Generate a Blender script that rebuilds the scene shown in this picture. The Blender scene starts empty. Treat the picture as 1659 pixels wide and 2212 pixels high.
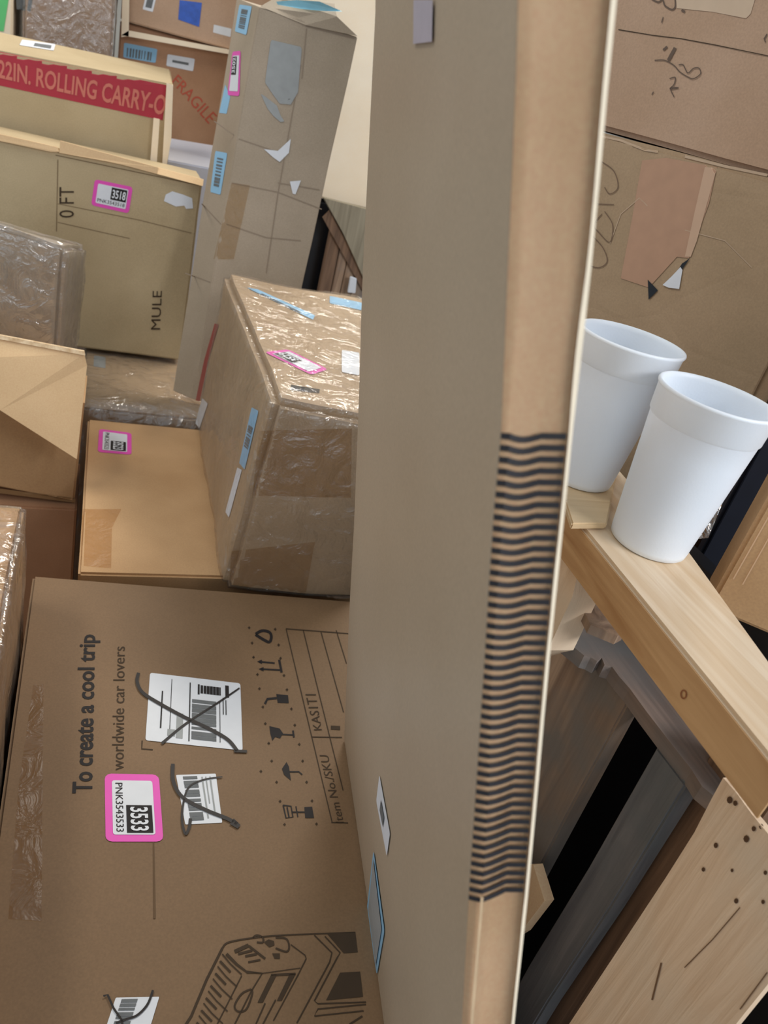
import bpy, bmesh, math, random
import numpy as np
from mathutils import Vector, Matrix, noise
from mathutils.bvhtree import BVHTree
random.seed(4)
scn = bpy.context.scene
# ------------------------------------------------------------------ camera
FPX, CX, CY = 1661.0, 829.5, 1106.0
def _n(v): v = np.array(v, float); return v/np.linalg.norm(v)
_up = _n((.239, .844, .478)); _d = np.array((-.35, .68, -1.)); _Y = _n(_d-_d.dot(_up)*_up); _X = np.cross(_Y, _up)
RM = np.array([_X, _Y, _up]); CAM = np.array((0, 0, 1.65))
cam_data = bpy.data.cameras.new('camera'); cam = bpy.data.objects.new('camera', cam_data)
scn.collection.objects.link(cam); scn.camera = cam
cam_data.sensor_fit = 'VERTICAL'; cam_data.sensor_height = 36; cam_data.lens = 36*FPX/2212
cam_data.clip_start = .02; cam_data.clip_end = 60
cam_data.dof.use_dof = True; cam_data.dof.focus_distance = .8; cam_data.dof.aperture_fstop = 11
m = Matrix(RM.tolist()).to_4x4(); m.translation = Vector(CAM); cam.matrix_world = m
# ------------------------------------------------------------------ light
scn.view_settings.view_transform = 'Standard'; scn.view_settings.look = 'None'
scn.view_settings.exposure = 0.0; scn.view_settings.gamma = 1.0; scn.view_settings.use_curve_mapping = False
w = bpy.data.worlds.new('world'); scn.world = w; w.use_nodes = True
w.node_tree.nodes['Background'].inputs[0].default_value = (.80, .90, 1.0, 1)
w.node_tree.nodes['Background'].inputs[1].default_value = .55
def area(name, loc, target, size, sizey, power, col):
    l = bpy.data.lights.new(name, 'AREA'); l.shape = 'RECTANGLE'; l.size = size; l.size_y = sizey
    l.energy = power; l.color = col
    o = bpy.data.objects.new(name, l); scn.collection.objects.link(o); o.location = loc
    o.rotation_euler = (Vector(target)-Vector(loc)).to_track_quat('-Z', 'Y').to_euler(); return o
area('light_overhead_left', (-1.5, 1.3, 3.6), (.1, 1.7, 1), 1.6, .5, 30, (1, .95, .86))
area('light_overhead_back', (1.5, 3.0, 3.7), (.4, 1.9, 1.2), 2.0, .5, 95, (1, .93, .82))
area('light_fill_behind', (-.8, -2.6, 2.0), (.4, .5, 1.2), 1.8, 1.4, 11, (.93, .96, 1))  # added fill behind the camera for the near sides, cups and boards
area('light_fill_right', (1.9, -1.5, 2.9), (.4, .4, 1.3), 1.4, .6, 62, (.97, .97, 1))  # added fill from the right to brighten the tall carton's narrow side
# ------------------------------------------------------------------ helpers
def ray(x, y): return RM @ np.array(((x-CX)/FPX, -(y-CY)/FPX, -1.))
def dp(x, y, t): return Vector(CAM+ray(x, y)*t)
def _on(x, y, ax, v): r = ray(x, y); return Vector(CAM+r*((v-CAM[ax])/r[ax]))
def ox(x, y, v): return _on(x, y, 0, v)
def oy(x, y, v): return _on(x, y, 1, v)
def oz(x, y, v): return _on(x, y, 2, v)
def opl(x, y, p, n):
    r = Vector(ray(x, y)); c = Vector(CAM); return c+r*((Vector(p)-c).dot(n)/r.dot(n))
def pj(p):
    c = RM.T @ (np.array(p)-CAM); return CX+FPX*c[0]/-c[2], CY-FPX*c[1]/-c[2]
def lin(c): c /= 255; return c/12.92 if c <= .04045 else ((c+.055)/1.055)**2.4
def col(r, g, b): return (lin(r), lin(g), lin(b), 1)
def link(o): scn.collection.objects.link(o)
def root(name, label, cat, loc, group=None):
    o = bpy.data.objects.new(name, None); link(o); o.location = loc; o.empty_display_size = .02
    o['label'] = label; o['category'] = cat
    if group: o['group'] = group
    return o
def mk(name, bm, mat, parent=None, smooth=False, sharp=35):
    me = bpy.data.meshes.new(name)
    base = Vector((0, 0, 0))
    q = parent
    while q is not None: base += q.location; q = q.parent
    if parent is None:
        vs = [v.co for v in bm.verts]
        base = Vector((sum(v.x for v in vs)/len(vs), sum(v.y for v in vs)/len(vs), min(v.z for v in vs)))
    bm.transform(Matrix.Translation(-base))
    bm.to_mesh(me); bm.free()
    if smooth:
        for p in me.polygons: p.use_smooth = True
        me.set_sharp_from_angle(angle=math.radians(sharp))
    o = bpy.data.objects.new(name, me); link(o)
    if parent is None: o.location = base
    else: o.parent = parent
    if mat: me.materials.append(mat)
    return o
def tag(o, label, cat, group=None):
    o['label'] = label; o['category'] = cat
    if group: o['group'] = group
    return o
# ------------------------------------------------------------------ materials
def nodes(name):
    m = bpy.data.materials.new(name); m.use_nodes = True; nt = m.node_tree
    return m, nt, nt.nodes, nt.links, nt.nodes['Principled BSDF']
def card(name, c, c2=None, rough=.62, bump=.25, scale=5., spec=.35, crease=0.0):
    m, nt, N, L, b = nodes(name)
    c2 = c2 or tuple(x*.82 for x in c)
    tc = N.new('ShaderNodeTexCoord')
    n1 = N.new('ShaderNodeTexNoise'); n1.inputs['Scale'].default_value = scale; n1.inputs['Detail'].default_value = 5
    n2 = N.new('ShaderNodeTexNoise'); n2.inputs['Scale'].default_value = 420; n2.inputs['Detail'].default_value = 3
    L.new(tc.outputs['Object'], n1.inputs[0]); L.new(tc.outputs['Object'], n2.inputs[0])
    r = N.new('ShaderNodeValToRGB'); r.color_ramp.elements[0].color = col(*c2); r.color_ramp.elements[1].color = col(*c)
    r.color_ramp.elements[0].position = .33; r.color_ramp.elements[1].position = .66
    L.new(n1.outputs[0], r.inputs[0])
    mx = N.new('ShaderNodeMix'); mx.data_type = 'RGBA'; mx.blend_type = 'OVERLAY'; mx.inputs[0].default_value = .18
    L.new(r.outputs[0], mx.inputs[6]); L.new(n2.outputs[0], mx.inputs[7]); L.new(mx.outputs[2], b.inputs['Base Color'])
    b.inputs['Roughness'].default_value = rough; b.inputs['Specular IOR Level'].default_value = spec
    bp = N.new('ShaderNodeBump'); bp.inputs['Strength'].default_value = bump; bp.inputs['Distance'].default_value = .012
    n3 = N.new('ShaderNodeTexNoise'); n3.inputs['Scale'].default_value = 9; n3.inputs['Detail'].default_value = 2.5
    L.new(tc.outputs['Object'], n3.inputs[0]); L.new(n3.outputs[0], bp.inputs['Height'])
    last = bp
    if crease:
        v = N.new('ShaderNodeTexVoronoi'); v.feature = 'DISTANCE_TO_EDGE'; v.inputs['Scale'].default_value = 7
        L.new(tc.outputs['Object'], v.inputs[0])
        rr = N.new('ShaderNodeValToRGB'); rr.color_ramp.elements[1].position = .04; L.new(v.outputs[0], rr.inputs[0])
        b2 = N.new('ShaderNodeBump'); b2.inputs['Strength'].default_value = crease; b2.inputs['Distance'].default_value = .004
        L.new(rr.outputs[0], b2.inputs['Height']); L.new(bp.outputs[0], b2.inputs['Normal']); last = b2
    L.new(last.outputs[0], b.inputs['Normal'])
    return m
def flat(name, c, rough=.5, spec=.4, noise_amt=.0):
    m, nt, N, L, b = nodes(name)
    tc = N.new('ShaderNodeTexCoord'); n1 = N.new('ShaderNodeTexNoise'); n1.inputs['Scale'].default_value = 60
    L.new(tc.outputs['Object'], n1.inputs[0])
    r = N.new('ShaderNodeValToRGB'); k = 1-noise_amt
    r.color_ramp.elements[0].color = col(c[0]*k, c[1]*k, c[2]*k); r.color_ramp.elements[1].color = col(*c)
    L.new(n1.outputs[0], r.inputs[0]); L.new(r.outputs[0], b.inputs['Base Color'])
    b.inputs['Roughness'].default_value = rough; b.inputs['Specular IOR Level'].default_value = spec
    return m
def wood(name, c, c2, axis=1, rough=.65, stain=None, grain=1.):
    m, nt, N, L, b = nodes(name)
    tc = N.new('ShaderNodeTexCoord'); mp = N.new('ShaderNodeMapping'); sc = [38, 38, 38]; sc[axis] = 2.2; mp.inputs['Scale'].default_value = sc
    L.new(tc.outputs['Object'], mp.inputs[0])
    n1 = N.new('ShaderNodeTexNoise'); n1.inputs['Scale'].default_value = 1.6; n1.inputs['Detail'].default_value = 6; n1.inputs['Distortion'].default_value = .9
    L.new(mp.outputs[0], n1.inputs[0])
    r = N.new('ShaderNodeValToRGB'); r.color_ramp.elements[0].color = col(*c2); r.color_ramp.elements[1].color = col(*c)
    r.color_ramp.elements[0].position = .3; r.color_ramp.elements[1].position = .68
    L.new(n1.outputs[0], r.inputs[0]); out = r.outputs[0]
    if stain:
        n2 = N.new('ShaderNodeTexNoise'); n2.inputs['Scale'].default_value = 9; n2.inputs['Detail'].default_value = 4
        L.new(tc.outputs['Object'], n2.inputs[0])
        r2 = N.new('ShaderNodeValToRGB'); r2.color_ramp.elements[0].position = .42; r2.color_ramp.elements[1].position = .62
        L.new(n2.outputs[0], r2.inputs[0])
        mx = N.new('ShaderNodeMix'); mx.data_type = 'RGBA'; L.new(r2.outputs[0], mx.inputs[0]); L.new(out, mx.inputs[6]); mx.inputs[7].default_value = col(*stain); out = mx.outputs[2]
    L.new(out, b.inputs['Base Color']); b.inputs['Roughness'].default_value = rough
    bp = N.new('ShaderNodeBump'); bp.inputs['Strength'].default_value = .35*grain; bp.inputs['Distance'].default_value = .003
    L.new(n1.outputs[0], bp.inputs['Height']); L.new(bp.outputs[0], b.inputs['Normal'])
    return m
def filmmat(name, fac=.16, tint=(1, 1, 1), milk=.05, rgh=.13):
    m = bpy.data.materials.new(name); m.use_nodes = True; nt = m.node_tree; N = nt.nodes; L = nt.links
    N.remove(N['Principled BSDF']); out = N['Material Output']
    tr = N.new('ShaderNodeBsdfTransparent'); tr.inputs[0].default_value = (*tint, 1)
    gl = N.new('ShaderNodeBsdfGlossy'); gl.inputs['Roughness'].default_value = rgh; gl.inputs[0].default_value = (1, 1, 1, 1)
    df = N.new('ShaderNodeBsdfDiffuse'); df.inputs[0].default_value = (.75, .78, .8, 1)
    tc = N.new('ShaderNodeTexCoord'); n = N.new('ShaderNodeTexNoise'); n.inputs['Scale'].default_value = 20; n.inputs['Detail'].default_value = 4; n.inputs['Distortion'].default_value = 1.4
    L.new(tc.outputs['Object'], n.inputs[0])
    bp = N.new('ShaderNodeBump'); bp.inputs['Strength'].default_value = .9; bp.inputs['Distance'].default_value = .012
    L.new(n.outputs[0], bp.inputs['Height']); L.new(bp.outputs[0], gl.inputs['Normal'])
    lw = N.new('ShaderNodeLayerWeight'); lw.inputs[0].default_value = .35; L.new(bp.outputs[0], lw.inputs['Normal'])
    mr = N.new('ShaderNodeMapRange'); mr.inputs['To Min'].default_value = fac*.6; mr.inputs['To Max'].default_value = min(1, fac*3.0)
    L.new(lw.outputs['Fresnel'], mr.inputs[0])
    m0 = N.new('ShaderNodeMixShader'); m0.inputs[0].default_value = milk; L.new(tr.outputs[0], m0.inputs[1]); L.new(df.outputs[0], m0.inputs[2])
    mx = N.new('ShaderNodeMixShader'); L.new(mr.outputs[0], mx.inputs[0]); L.new(m0.outputs[0], mx.inputs[1]); L.new(gl.outputs[0], mx.inputs[2])
    L.new(mx.outputs[0], out.inputs[0]); return m
CB_BIG = card('kraft_big_shaded', (131, 104, 76), (122, 96, 69), bump=.12)  # same kraft as the others, darkened to paint in the shade on it
CB_WARM = card('kraft_warm', (205, 166, 122), (186, 147, 104))
CB_LIGHT = card('kraft_light', (226, 192, 148), (212, 178, 134))
CB_GREY = card('kraft_greyish', (176, 160, 140), (160, 145, 124), rough=.5)
CB_OLIVE = card('kraft_olive', (190, 171, 136), (176, 156, 121))
CB_PINK = card('kraft_pinkish', (190, 160, 136), (176, 145, 118))
CB_DULL = card('kraft_dull', (182, 156, 124), (166, 140, 108), crease=.1, bump=.5)
CB_FACE = card('kraft_tall_cool', (184, 167, 144), (173, 155, 131), rough=.42, bump=.07, spec=.5, scale=3)  # greyer than the narrow side: cool light on the face painted in
CB_SIDE = card('kraft_side_lit', (228, 196, 158), (218, 184, 144), rough=.6, bump=.12, scale=12)  # same board as the broad face, lightened to paint in light
CB_RED = card('kraft_reddish', (186, 144, 112), (168, 126, 94))
CB_WALL = card('kraft_wall', (180, 152, 122), (164, 140, 110), bump=.5, scale=3, crease=.06)
CB_CREAM = card('kraft_cream', (250, 234, 208), (246, 226, 196))
CORR = card('corrugated_edge', (228, 205, 170), (190, 158, 118), scale=80)
FILM = filmmat('stretch_film', .12, milk=.03); FILM2 = filmmat('stretch_film_heavy', .19, milk=.05)
TAPE = filmmat('clear_tape', .04, (.90, .82, .70), .01, .42)
BTAPE = flat('brown_tape', (170, 140, 100), .3, .6, .1)
WHITE = flat('label_white', (228, 232, 238), .5, .3, .04)
PINK = flat('label_pink', (236, 88, 190), .45, .3, .03)
INK = flat('printed_black', (44, 40, 40), .6, .2, .1)
INKF = flat('printed_brown_black', (72, 58, 44), .7, .2, .1)
GREYP = flat('printed_grey', (120, 124, 126), .6, .2, .2)
LGREY = flat('printed_light_grey', (168, 172, 172), .6, .2, .1)
MARK = flat('marker_black', (40, 34, 32), .5, .3, .1)
NAVY = flat('printed_navy', (46, 45, 48), .6, .2, .08)
RED = flat('printed_red', (176, 52, 66), .5, .3, .06)
REDL = flat('printed_red_letters', (206, 120, 104), .5, .3, .05)
BLUEL = flat('label_light_blue', (150, 200, 232), .5, .3, .05)
BLUET = flat('tape_blue', (60, 110, 220), .35, .5, .3)
GREEN = flat('green_sticker', (110, 210, 130), .5, .3, .05)
FOAM, nt, N_, L_, b_ = nodes('white_foam')
b_.inputs['Base Color'].default_value = (.82, .90, 1.0, 1); b_.inputs['Roughness'].default_value = .45
b_.inputs['Subsurface Weight'].default_value = .35; b_.inputs['Subsurface Radius'].default_value = (.02, .02, .022); b_.inputs['Subsurface Scale'].default_value = .5
_t = N_.new('ShaderNodeTexCoord'); _v = N_.new('ShaderNodeTexVoronoi'); _v.inputs['Scale'].default_value = 420; L_.new(_t.outputs['Object'], _v.inputs[0])
_b = N_.new('ShaderNodeBump'); _b.inputs['Strength'].default_value = .06; _b.inputs['Distance'].default_value = .001
L_.new(_v.outputs[0], _b.inputs['Height']); L_.new(_b.outputs[0], b_.inputs['Normal'])
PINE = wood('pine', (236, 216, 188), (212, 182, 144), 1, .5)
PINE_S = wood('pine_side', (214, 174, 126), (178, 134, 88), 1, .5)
OLDW = wood('old_board', (178, 150, 124), (124, 100, 82), 2, .8, stain=(128, 120, 112))
GREYW = wood('grey_board', (132, 130, 130), (88, 88, 92), 2, .7, stain=(104, 108, 110))
DARKW = wood('dark_board', (138, 108, 84), (96, 74, 58), 2, .8)
CHIP = wood('chip_board', (246, 218, 186), (220, 188, 154), 2, .8, stain=(230, 208, 180), grain=2.)
RAILW = wood('grey_rail', (146, 128, 116), (112, 98, 90), 1, .8, stain=(112, 110, 108))
BLACK = flat('gap_black', (22, 24, 30), .35, .5, .2)  # near-black painted for shade behind slats and inside the torn hole
NAVYP = flat('shade_sheet', (24, 28, 42), .5, .4, .2)
CONC = card('concrete', (92, 92, 92), (70, 70, 72), rough=.8, scale=3)
WALLM = card('painted_wall', (200, 196, 186), (190, 186, 176), rough=.9, bump=.05)
SCRAP = filmmat('plastic_scrap', .35, (.9, .95, .96), .45)
# ------------------------------------------------------------------ geometry builders
def nz(p, amp, s=6, off=0):
    q = Vector(p)*s+Vector((off, off*.7, -off))
    return Vector((noise.noise(q), noise.noise(q+Vector((31, 7, 3))), noise.noise(q+Vector((5, 17, 41)))))*amp
def hexa_bm(c, bev=.004, cuts=5, amp=.0015, s=6, off=0, seg=2):
    """c: bottom FL FR BR BL, top FL FR BR BL"""
    bm = bmesh.new(); v = [bm.verts.new(p) for p in c]
    for f in ((0, 3, 2, 1), (4, 5, 6, 7), (0, 1, 5, 4), (1, 2, 6, 5), (2, 3, 7, 6), (3, 0, 4, 7)): bm.faces.new([v[i] for i in f])
    if cuts: bmesh.ops.subdivide_edges(bm, edges=bm.edges[:], cuts=cuts, use_grid_fill=True)
    bm.normal_update()
    if bev:
        es = [e for e in bm.edges if len(e.link_faces) == 2 and e.calc_face_angle() > .6]
        bmesh.ops.bevel(bm, geom=es, offset=bev, segments=seg, affect='EDGES', clamp_overlap=True)
    if amp:
        for q in bm.verts: q.co += nz(q.co, amp, s, off)
    bm.normal_update(); return bm
def aab(x0, x1, y0, y1, z0, z1): return [Vector(p) for p in ((x0, y0, z0), (x1, y0, z0), (x1, y1, z0), (x0, y1, z0), (x0, y0, z1), (x1, y0, z1), (x1, y1, z1), (x0, y1, z1))]
def film_over(target, parent, mat, grow=.003, amp=.007, cuts=3, name='stretch_film'):
    bm = bmesh.new(); bm.from_mesh(target.data); bm.transform(Matrix.Translation(world_of(target)))
    bmesh.ops.subdivide_edges(bm, edges=bm.edges[:], cuts=cuts, use_grid_fill=True)
    bm.normal_update()
    for v in bm.verts:
        q = v.co*14; n = abs(noise.noise(q+Vector((0, 3, 9))))+.5*abs(noise.noise(q*2.3))
        v.co += v.normal*(grow+amp*max(0, .45-n))
    return mk(name, bm, mat, parent, True, 80)
def world_of(o):
    p = Vector(o.location); q = o.parent
    while q is not None: p += q.location; q = q.parent
    return p
def carton(name, label, c, mat, cat='box', bev=.004, cuts=5, amp=.0015, s=6, off=0, film=None, group=None, body='carton_body', fcuts=2, famp=.007):
    base = sum((Vector(p) for p in c), Vector())/8; base.z = min(p[2] for p in c)
    r = root(name, label, cat, base, group)
    b = mk(body, hexa_bm([Vector(p) for p in c], bev, cuts, amp, s, off), mat, r, True)
    r['body'] = 1; del r['body']
    f = None
    if film: f = film_over(b, r, film, cuts=fcuts, amp=famp)
    return r, b, f
def slab_bm(poly, n, t, bev=.0):
    """poly of points, extruded along -n by t"""
    bm = bmesh.new(); n = Vector(n).normalized()
    a = [bm.verts.new(p) for p in poly]; b = [bm.verts.new(Vector(p)-n*t) for p in poly]
    k = len(poly); bm.faces.new(a); bm.faces.new(b[::-1])
    for i in range(k): bm.faces.new((a[i], b[i], b[(i+1) % k], a[(i+1) % k]))
    bmesh.ops.recalc_face_normals(bm, faces=bm.faces[:])
    if bev: bmesh.ops.bevel(bm, geom=bm.edges[:], offset=bev, segments=2, affect='EDGES', clamp_overlap=True)
    return bm
_bvh = {}
def bvh(o):
    if o.name not in _bvh:
        wl = world_of(o); _bvh[o.name] = BVHTree.FromPolygons([v.co+wl for v in o.data.vertices], [list(p.vertices) for p in o.data.polygons])
    return _bvh[o.name]
_tc = {}
def text_mesh(s, bold=False):
    k = (s, bold)
    if k not in _tc:
        cu = bpy.data.curves.new('t', 'FONT'); cu.body = s; cu.resolution_u = 3
        if bold: cu.offset = .022
        o = bpy.data.objects.new('t', cu); link(o); bpy.context.view_layer.update()
        me = bpy.data.meshes.new_from_object(o.evaluated_get(bpy.context.evaluated_depsgraph_get()))
        vs = [(v.co.x, v.co.y) for v in me.vertices]; fs = [list(p.vertices) for p in me.polygons]
        x0 = min(v[0] for v in vs); x1 = max(v[0] for v in vs); y0 = min(v[1] for v in vs); y1 = max(v[1] for v in vs)
        _tc[k] = ([((x-x0)/(x1-x0), (y1-y)/(y1-y0)) for x, y in vs], fs)
        bpy.data.objects.remove(o); bpy.data.curves.remove(cu); bpy.data.meshes.remove(me)
    return _tc[k]
class Ink:
    """flat print or paper that lies on the surface of a built object"""
    def __init__(s, target, lift=.0006): s.t = target; s.bm = bmesh.new(); s.lift = lift
    def poly(s, pts):
        vs = [s.bm.verts.new((x, y, 0)) for x, y in pts]; s.bm.faces.new(vs); return s
    def quad(s, q, u0=0, v0=0, u1=1, v1=1): return s.poly([bil(q, u0, v0), bil(q, u1, v0), bil(q, u1, v1), bil(q, u0, v1)])
    def rquad(s, q, r=.12, asp=1.5):
        pts = []
        for (cx, cy, a0) in ((1, 0, -90), (1, 1, 0), (0, 1, 90), (0, 0, 180)):
            for k in range(4):
                a = math.radians(a0+k*30); ru = r/asp; rv = r
                u = (1-ru if cx else ru)+ru*math.cos(a); v = (1-rv if cy else rv)+rv*math.sin(a); pts.append(bil(q, u, v))
        return s.poly(pts)
    def stroke(s, pts, w, w1=None):
        n = len(pts); w1 = w if w1 is None else w1; L = []; R = []
        for i, (x, y) in enumerate(pts):
            a = pts[max(0, i-1)]; b = pts[min(n-1, i+1)]; dx = b[0]-a[0]; dy = b[1]-a[1]; l = math.hypot(dx, dy) or 1
            ww = (w+(w1-w)*i/(n-1))/2; L.append(s.bm.verts.new((x-dy/l*ww, y+dx/l*ww, 0))); R.append(s.bm.verts.new((x+dy/l*ww, y-dx/l*ww, 0)))
        for i in range(n-1): s.bm.faces.new((L[i], L[i+1], R[i+1], R[i]))
        return s
    def text(s, t, q, bold=False):
        vs, fs = text_mesh(t, bold); v = [s.bm.verts.new((*bil(q, a, b), 0)) for a, b in vs]
        for f in fs:
            try: s.bm.faces.new([v[i] for i in f])
            except ValueError: pass
        return s
    def bars(s, q, u0, v0, u1, v1, n, along='u', duty=.5, seed=1):
        rr = random.Random(seed); a, b = (u0, u1) if along == 'u' else (v0, v1); st = (b-a)/n
        for i in range(n):
            p = a+i*st; wd = st*duty*rr.uniform(.6, 1.5); wd = min(wd, st*.9)
            if along == 'u': s.quad(q, p, v0, p+wd, v1)
            else: s.quad(q, u0, p, u1, p+wd)
        return s
    def done(s, name, mat, parent, seg=14., label=None):
        bm = s.bm; bmesh.ops.triangulate(bm, faces=bm.faces[:])
        for _ in range(5):
            es = [e for e in bm.edges if e.calc_length() > seg]
            if not es: break
            bmesh.ops.subdivide_edges(bm, edges=es, cuts=1); bmesh.ops.triangulate(bm, faces=bm.faces[:])
        T = bvh(s.t); c = Vector(CAM); hits = []; 
        for v in bm.verts:
            d = Vector(ray(v.co.x, v.co.y)); h, n, i, t = T.ray_cast(c, d.normalized())
            hits.append((d, h, n))
        good = [(h, n) for d, h, n in hits if h is not None]
        if not good: print('INK MISS', name); bm.free(); return None
        pc = sum((g[0] for g in good), Vector())/len(good); nc = sum((g[1] for g in good), Vector()).normalized()
        for v, (d, h, n) in zip(bm.verts, hits):
            if h is None or abs(n.dot(nc)) < .5: h = c+d*((pc-c).dot(nc)/d.dot(nc)); n = nc
            v.co = h+(n if n.dot(d) < 0 else -n)*s.lift
        bm.normal_update()
        for f in bm.faces:
            if f.normal.dot(nc) < 0: f.normal_flip()
        o = mk(name, bm, mat, parent)
        if label: o['label'] = label
        return o
def bil(q, u, v):
    (ax, ay), (bx, by), (cx, cy), (dx, dy) = q
    return ((1-u)*(1-v)*ax+u*(1-v)*bx+u*v*cx+(1-u)*v*dx, (1-u)*(1-v)*ay+u*(1-v)*by+u*v*cy+(1-u)*v*dy)
def curve(pts, k=6):
    out = []; n = len(pts)
    for i in range(n-1):
        p0 = pts[max(0, i-1)]; p1 = pts[i]; p2 = pts[i+1]; p3 = pts[min(n-1, i+2)]
        for j in range(k):
            t = j/k; out.append(tuple(.5*((2*p1[a])+(-p0[a]+p2[a])*t+(2*p0[a]-5*p1[a]+4*p2[a]-p3[a])*t*t+(-p0[a]+3*p1[a]-3*p2[a]+p3[a])*t**3) for a in (0, 1)))
    out.append(pts[-1]); return out
def pink(target, parent, q, num, code=None, lift=.0008):
    p = Ink(target, lift).rquad(q).done('pink_label', PINK, parent)
    if p is None: return
    qi = [bil(q, .10, .13), bil(q, .90, .13), bil(q, .90, .87), bil(q, .10, .87)]
    Ink(target, lift*1.6).rquad(qi, .06).done('label_paper', WHITE, p)
    k = Ink(target, lift*2.2).quad(qi, .46, .05, .97, .67)
    k.done('number_panel', INK, p)
    Ink(target, lift*3).text(num, [bil(qi, .50, .15), bil(qi, .94, .15), bil(qi, .94, .58), bil(qi, .50, .58)], True).done('label_number', WHITE, p)
    if code: Ink(target, lift*2.2).text(code, [bil(qi, .05, .74), bil(qi, .95, .74), bil(qi, .95, .92), bil(qi, .05, .92)]).done('label_code', INK, p)
    return p
def sticker(target, parent, q, mat=WHITE, bars=None, lines=None, name='shipping_label', lift=.0008, seg=14):
    p = Ink(target, lift).rquad(q, .08).done(name, mat, parent, seg)
    if bars and p is not None:
        b = Ink(target, lift*1.7)
        for a in bars: b.bars(q, *a)
        b.done('barcode', GREYP, p)
    if lines and p is not None:
        b = Ink(target, lift*1.7)
        for a in lines: b.quad(q, *a)
        b.done('printed_lines', GREYP, p)
    return p
# ------------------------------------------------------------------ the setting
def plane_box(name, x0, x1, y0, y1, z0, z1, mat):
    o = mk(name, hexa_bm(aab(x0, x1, y0, y1, z0, z1), 0, 0, 0), mat); o['kind'] = 'structure'; return o
plane_box('floor', -4, 4.5, -3, 6, -.1, 0, CONC)
plane_box('wall_back', -4, 4.5, 6, 6.1, 0, 4.2, WALLM)

# ================================================================== A: large carton, its printed top towards us
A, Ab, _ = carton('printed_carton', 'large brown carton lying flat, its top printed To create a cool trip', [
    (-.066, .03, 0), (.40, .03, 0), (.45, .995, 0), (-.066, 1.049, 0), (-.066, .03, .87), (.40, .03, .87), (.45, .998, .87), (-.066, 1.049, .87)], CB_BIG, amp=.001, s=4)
Ink(Ab).text('To create a cool trip', [(156, 1714), (171, 1371), (217, 1371), (213, 1714)], True).done('printed_slogan', INK, A, label='black printed slogan')
Ink(Ab).text('For worldwide car lovers', [(240, 1715), (246, 1397), (270, 1397), (267, 1715)]).done('printed_subtitle', INKF, A)
pink(Ab, A, [(343, 1674), (353, 1819), (228, 1819), (226, 1672)], '3533', 'PNK3543533')
# shipping label with crossed-out marker
q = [(324, 1454), (519, 1477), (524, 1622), (314, 1600)]
sl = Ink(Ab, .0008).rquad(q, .03, 1.2).done('shipping_label', WHITE, A)
Ink(Ab, .0013).quad(q, .44, .08, .452, .95).quad(q, .14, .25, .155, .8).quad(q, .24, .06, .247, .8).quad(q, .765, .3, .772, .92).quad(q, .80, .25, .81, .5).quad(q, .83, .28, .84, .5).done('printed_rules', INK, sl)
Ink(Ab, .0013).bars(q, .47, .32, .73, .93, 9, 'v', .9, 3).done('barcode', GREYP, sl)
Ink(Ab, .0012).quad(q, .22, .80, .30, .9).quad(q, .31, .55, .38, .92).done('printed_grey_block', LGREY, sl)
Ink(Ab, .0013).quad(q, .53, .09, .55, .24).quad(q, .83, .06, .87, .24).bars(q, .56, .10, .80, .22, 7, 'u', .7, 5).done('printed_code_block', INK, sl)
mk_ = Ink(Ab, .0018).stroke(curve([(299, 1455), (296, 1475), (308, 1498), (345, 1522), (400, 1552), (455, 1578), (492, 1600), (512, 1624)]), 7, 8)
mk_.stroke([(505, 1624), (533, 1625)], 6).stroke(curve([(517, 1488), (470, 1520), (400, 1566), (349, 1608)]), 3, 6)
mk_.done('marker_cross', MARK, A)
q2 = [(380, 1675), (466, 1672), (480, 1778), (400, 1782)]
s2 = Ink(Ab, .0008).rquad(q2, .03).done('shipping_label', WHITE, A)
Ink(Ab, .0013).bars(q2, .16, .04, .52, .95, 10, 'v', .8, 8).done('barcode', GREYP, s2)
Ink(Ab, .0013).quad(q2, .62, .06, .66, .9).quad(q2, .72, .06, .75, .6).quad(q2, .82, .06, .86, .85).done('printed_lines', LGREY, s2)
m2 = Ink(Ab, .0018).stroke(curve([(373, 1652), (374, 1690), (395, 1725), (445, 1752), (490, 1770), (512, 1782)]), 8, 8)
m2.stroke(curve([(500, 1776), (508, 1782), (516, 1788)]), 15, 10)
m2.stroke(curve([(480, 1680), (440, 1686), (408, 1702), (396, 1735), (393, 1775), (400, 1803), (408, 1790), (411, 1770)]), 2.5, 7)
m2.done('marker_scrawl', MARK, A)
q3 = [(250, 2156), (344, 2154), (318, 2240), (222, 2240)]
s3 = Ink(Ab, .0008).rquad(q3, .03).done('shipping_label', WHITE, A)
Ink(Ab, .0013).bars(q3, .15, .05, .52, .95, 8, 'v', .8, 9).done('barcode', GREYP, s3)
Ink(Ab, .0018).stroke([(223, 2154), (232, 2151), (245, 2180), (262, 2205), (266, 2225)], 5).stroke(curve([(330, 2141), (318, 2172), (296, 2195), (272, 2204), (250, 2212)]), 5).done('marker_cross', MARK, A)
def cm(x, y): return (520+x/4.708, 1330+y/4.708)
t = Ink(Ab)
for a, b in (((460, 135), (930, 2110)), ((635, 150), (1040, 1780)), ((815, 165), (1045, 985)), ((970, 150), (1075, 490)), ((460, 135), (1110, 185)), ((715, 1235), (1030, 1240)), ((920, 2105), (1090, 2110))):
    t.stroke([cm(*a), cm(*b)], 2.2)
t.done('printed_table', INKF, A)
t = Ink(Ab).text('KAS1T1', [cm(745, 1168), cm(655, 800), cm(765, 800), cm(825, 1165)]).text('1', [cm(915, 1160), cm(915, 1120), cm(1010, 1125), cm(1010, 1165)])
t.done('printed_item_text', INKF, A)
Ink(Ab).text('Item No./SKU', [cm(965, 2110), cm(800, 1420), cm(890, 1420), cm(1050, 2110)]).done('printed_item_heading', INKF, A)
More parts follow.
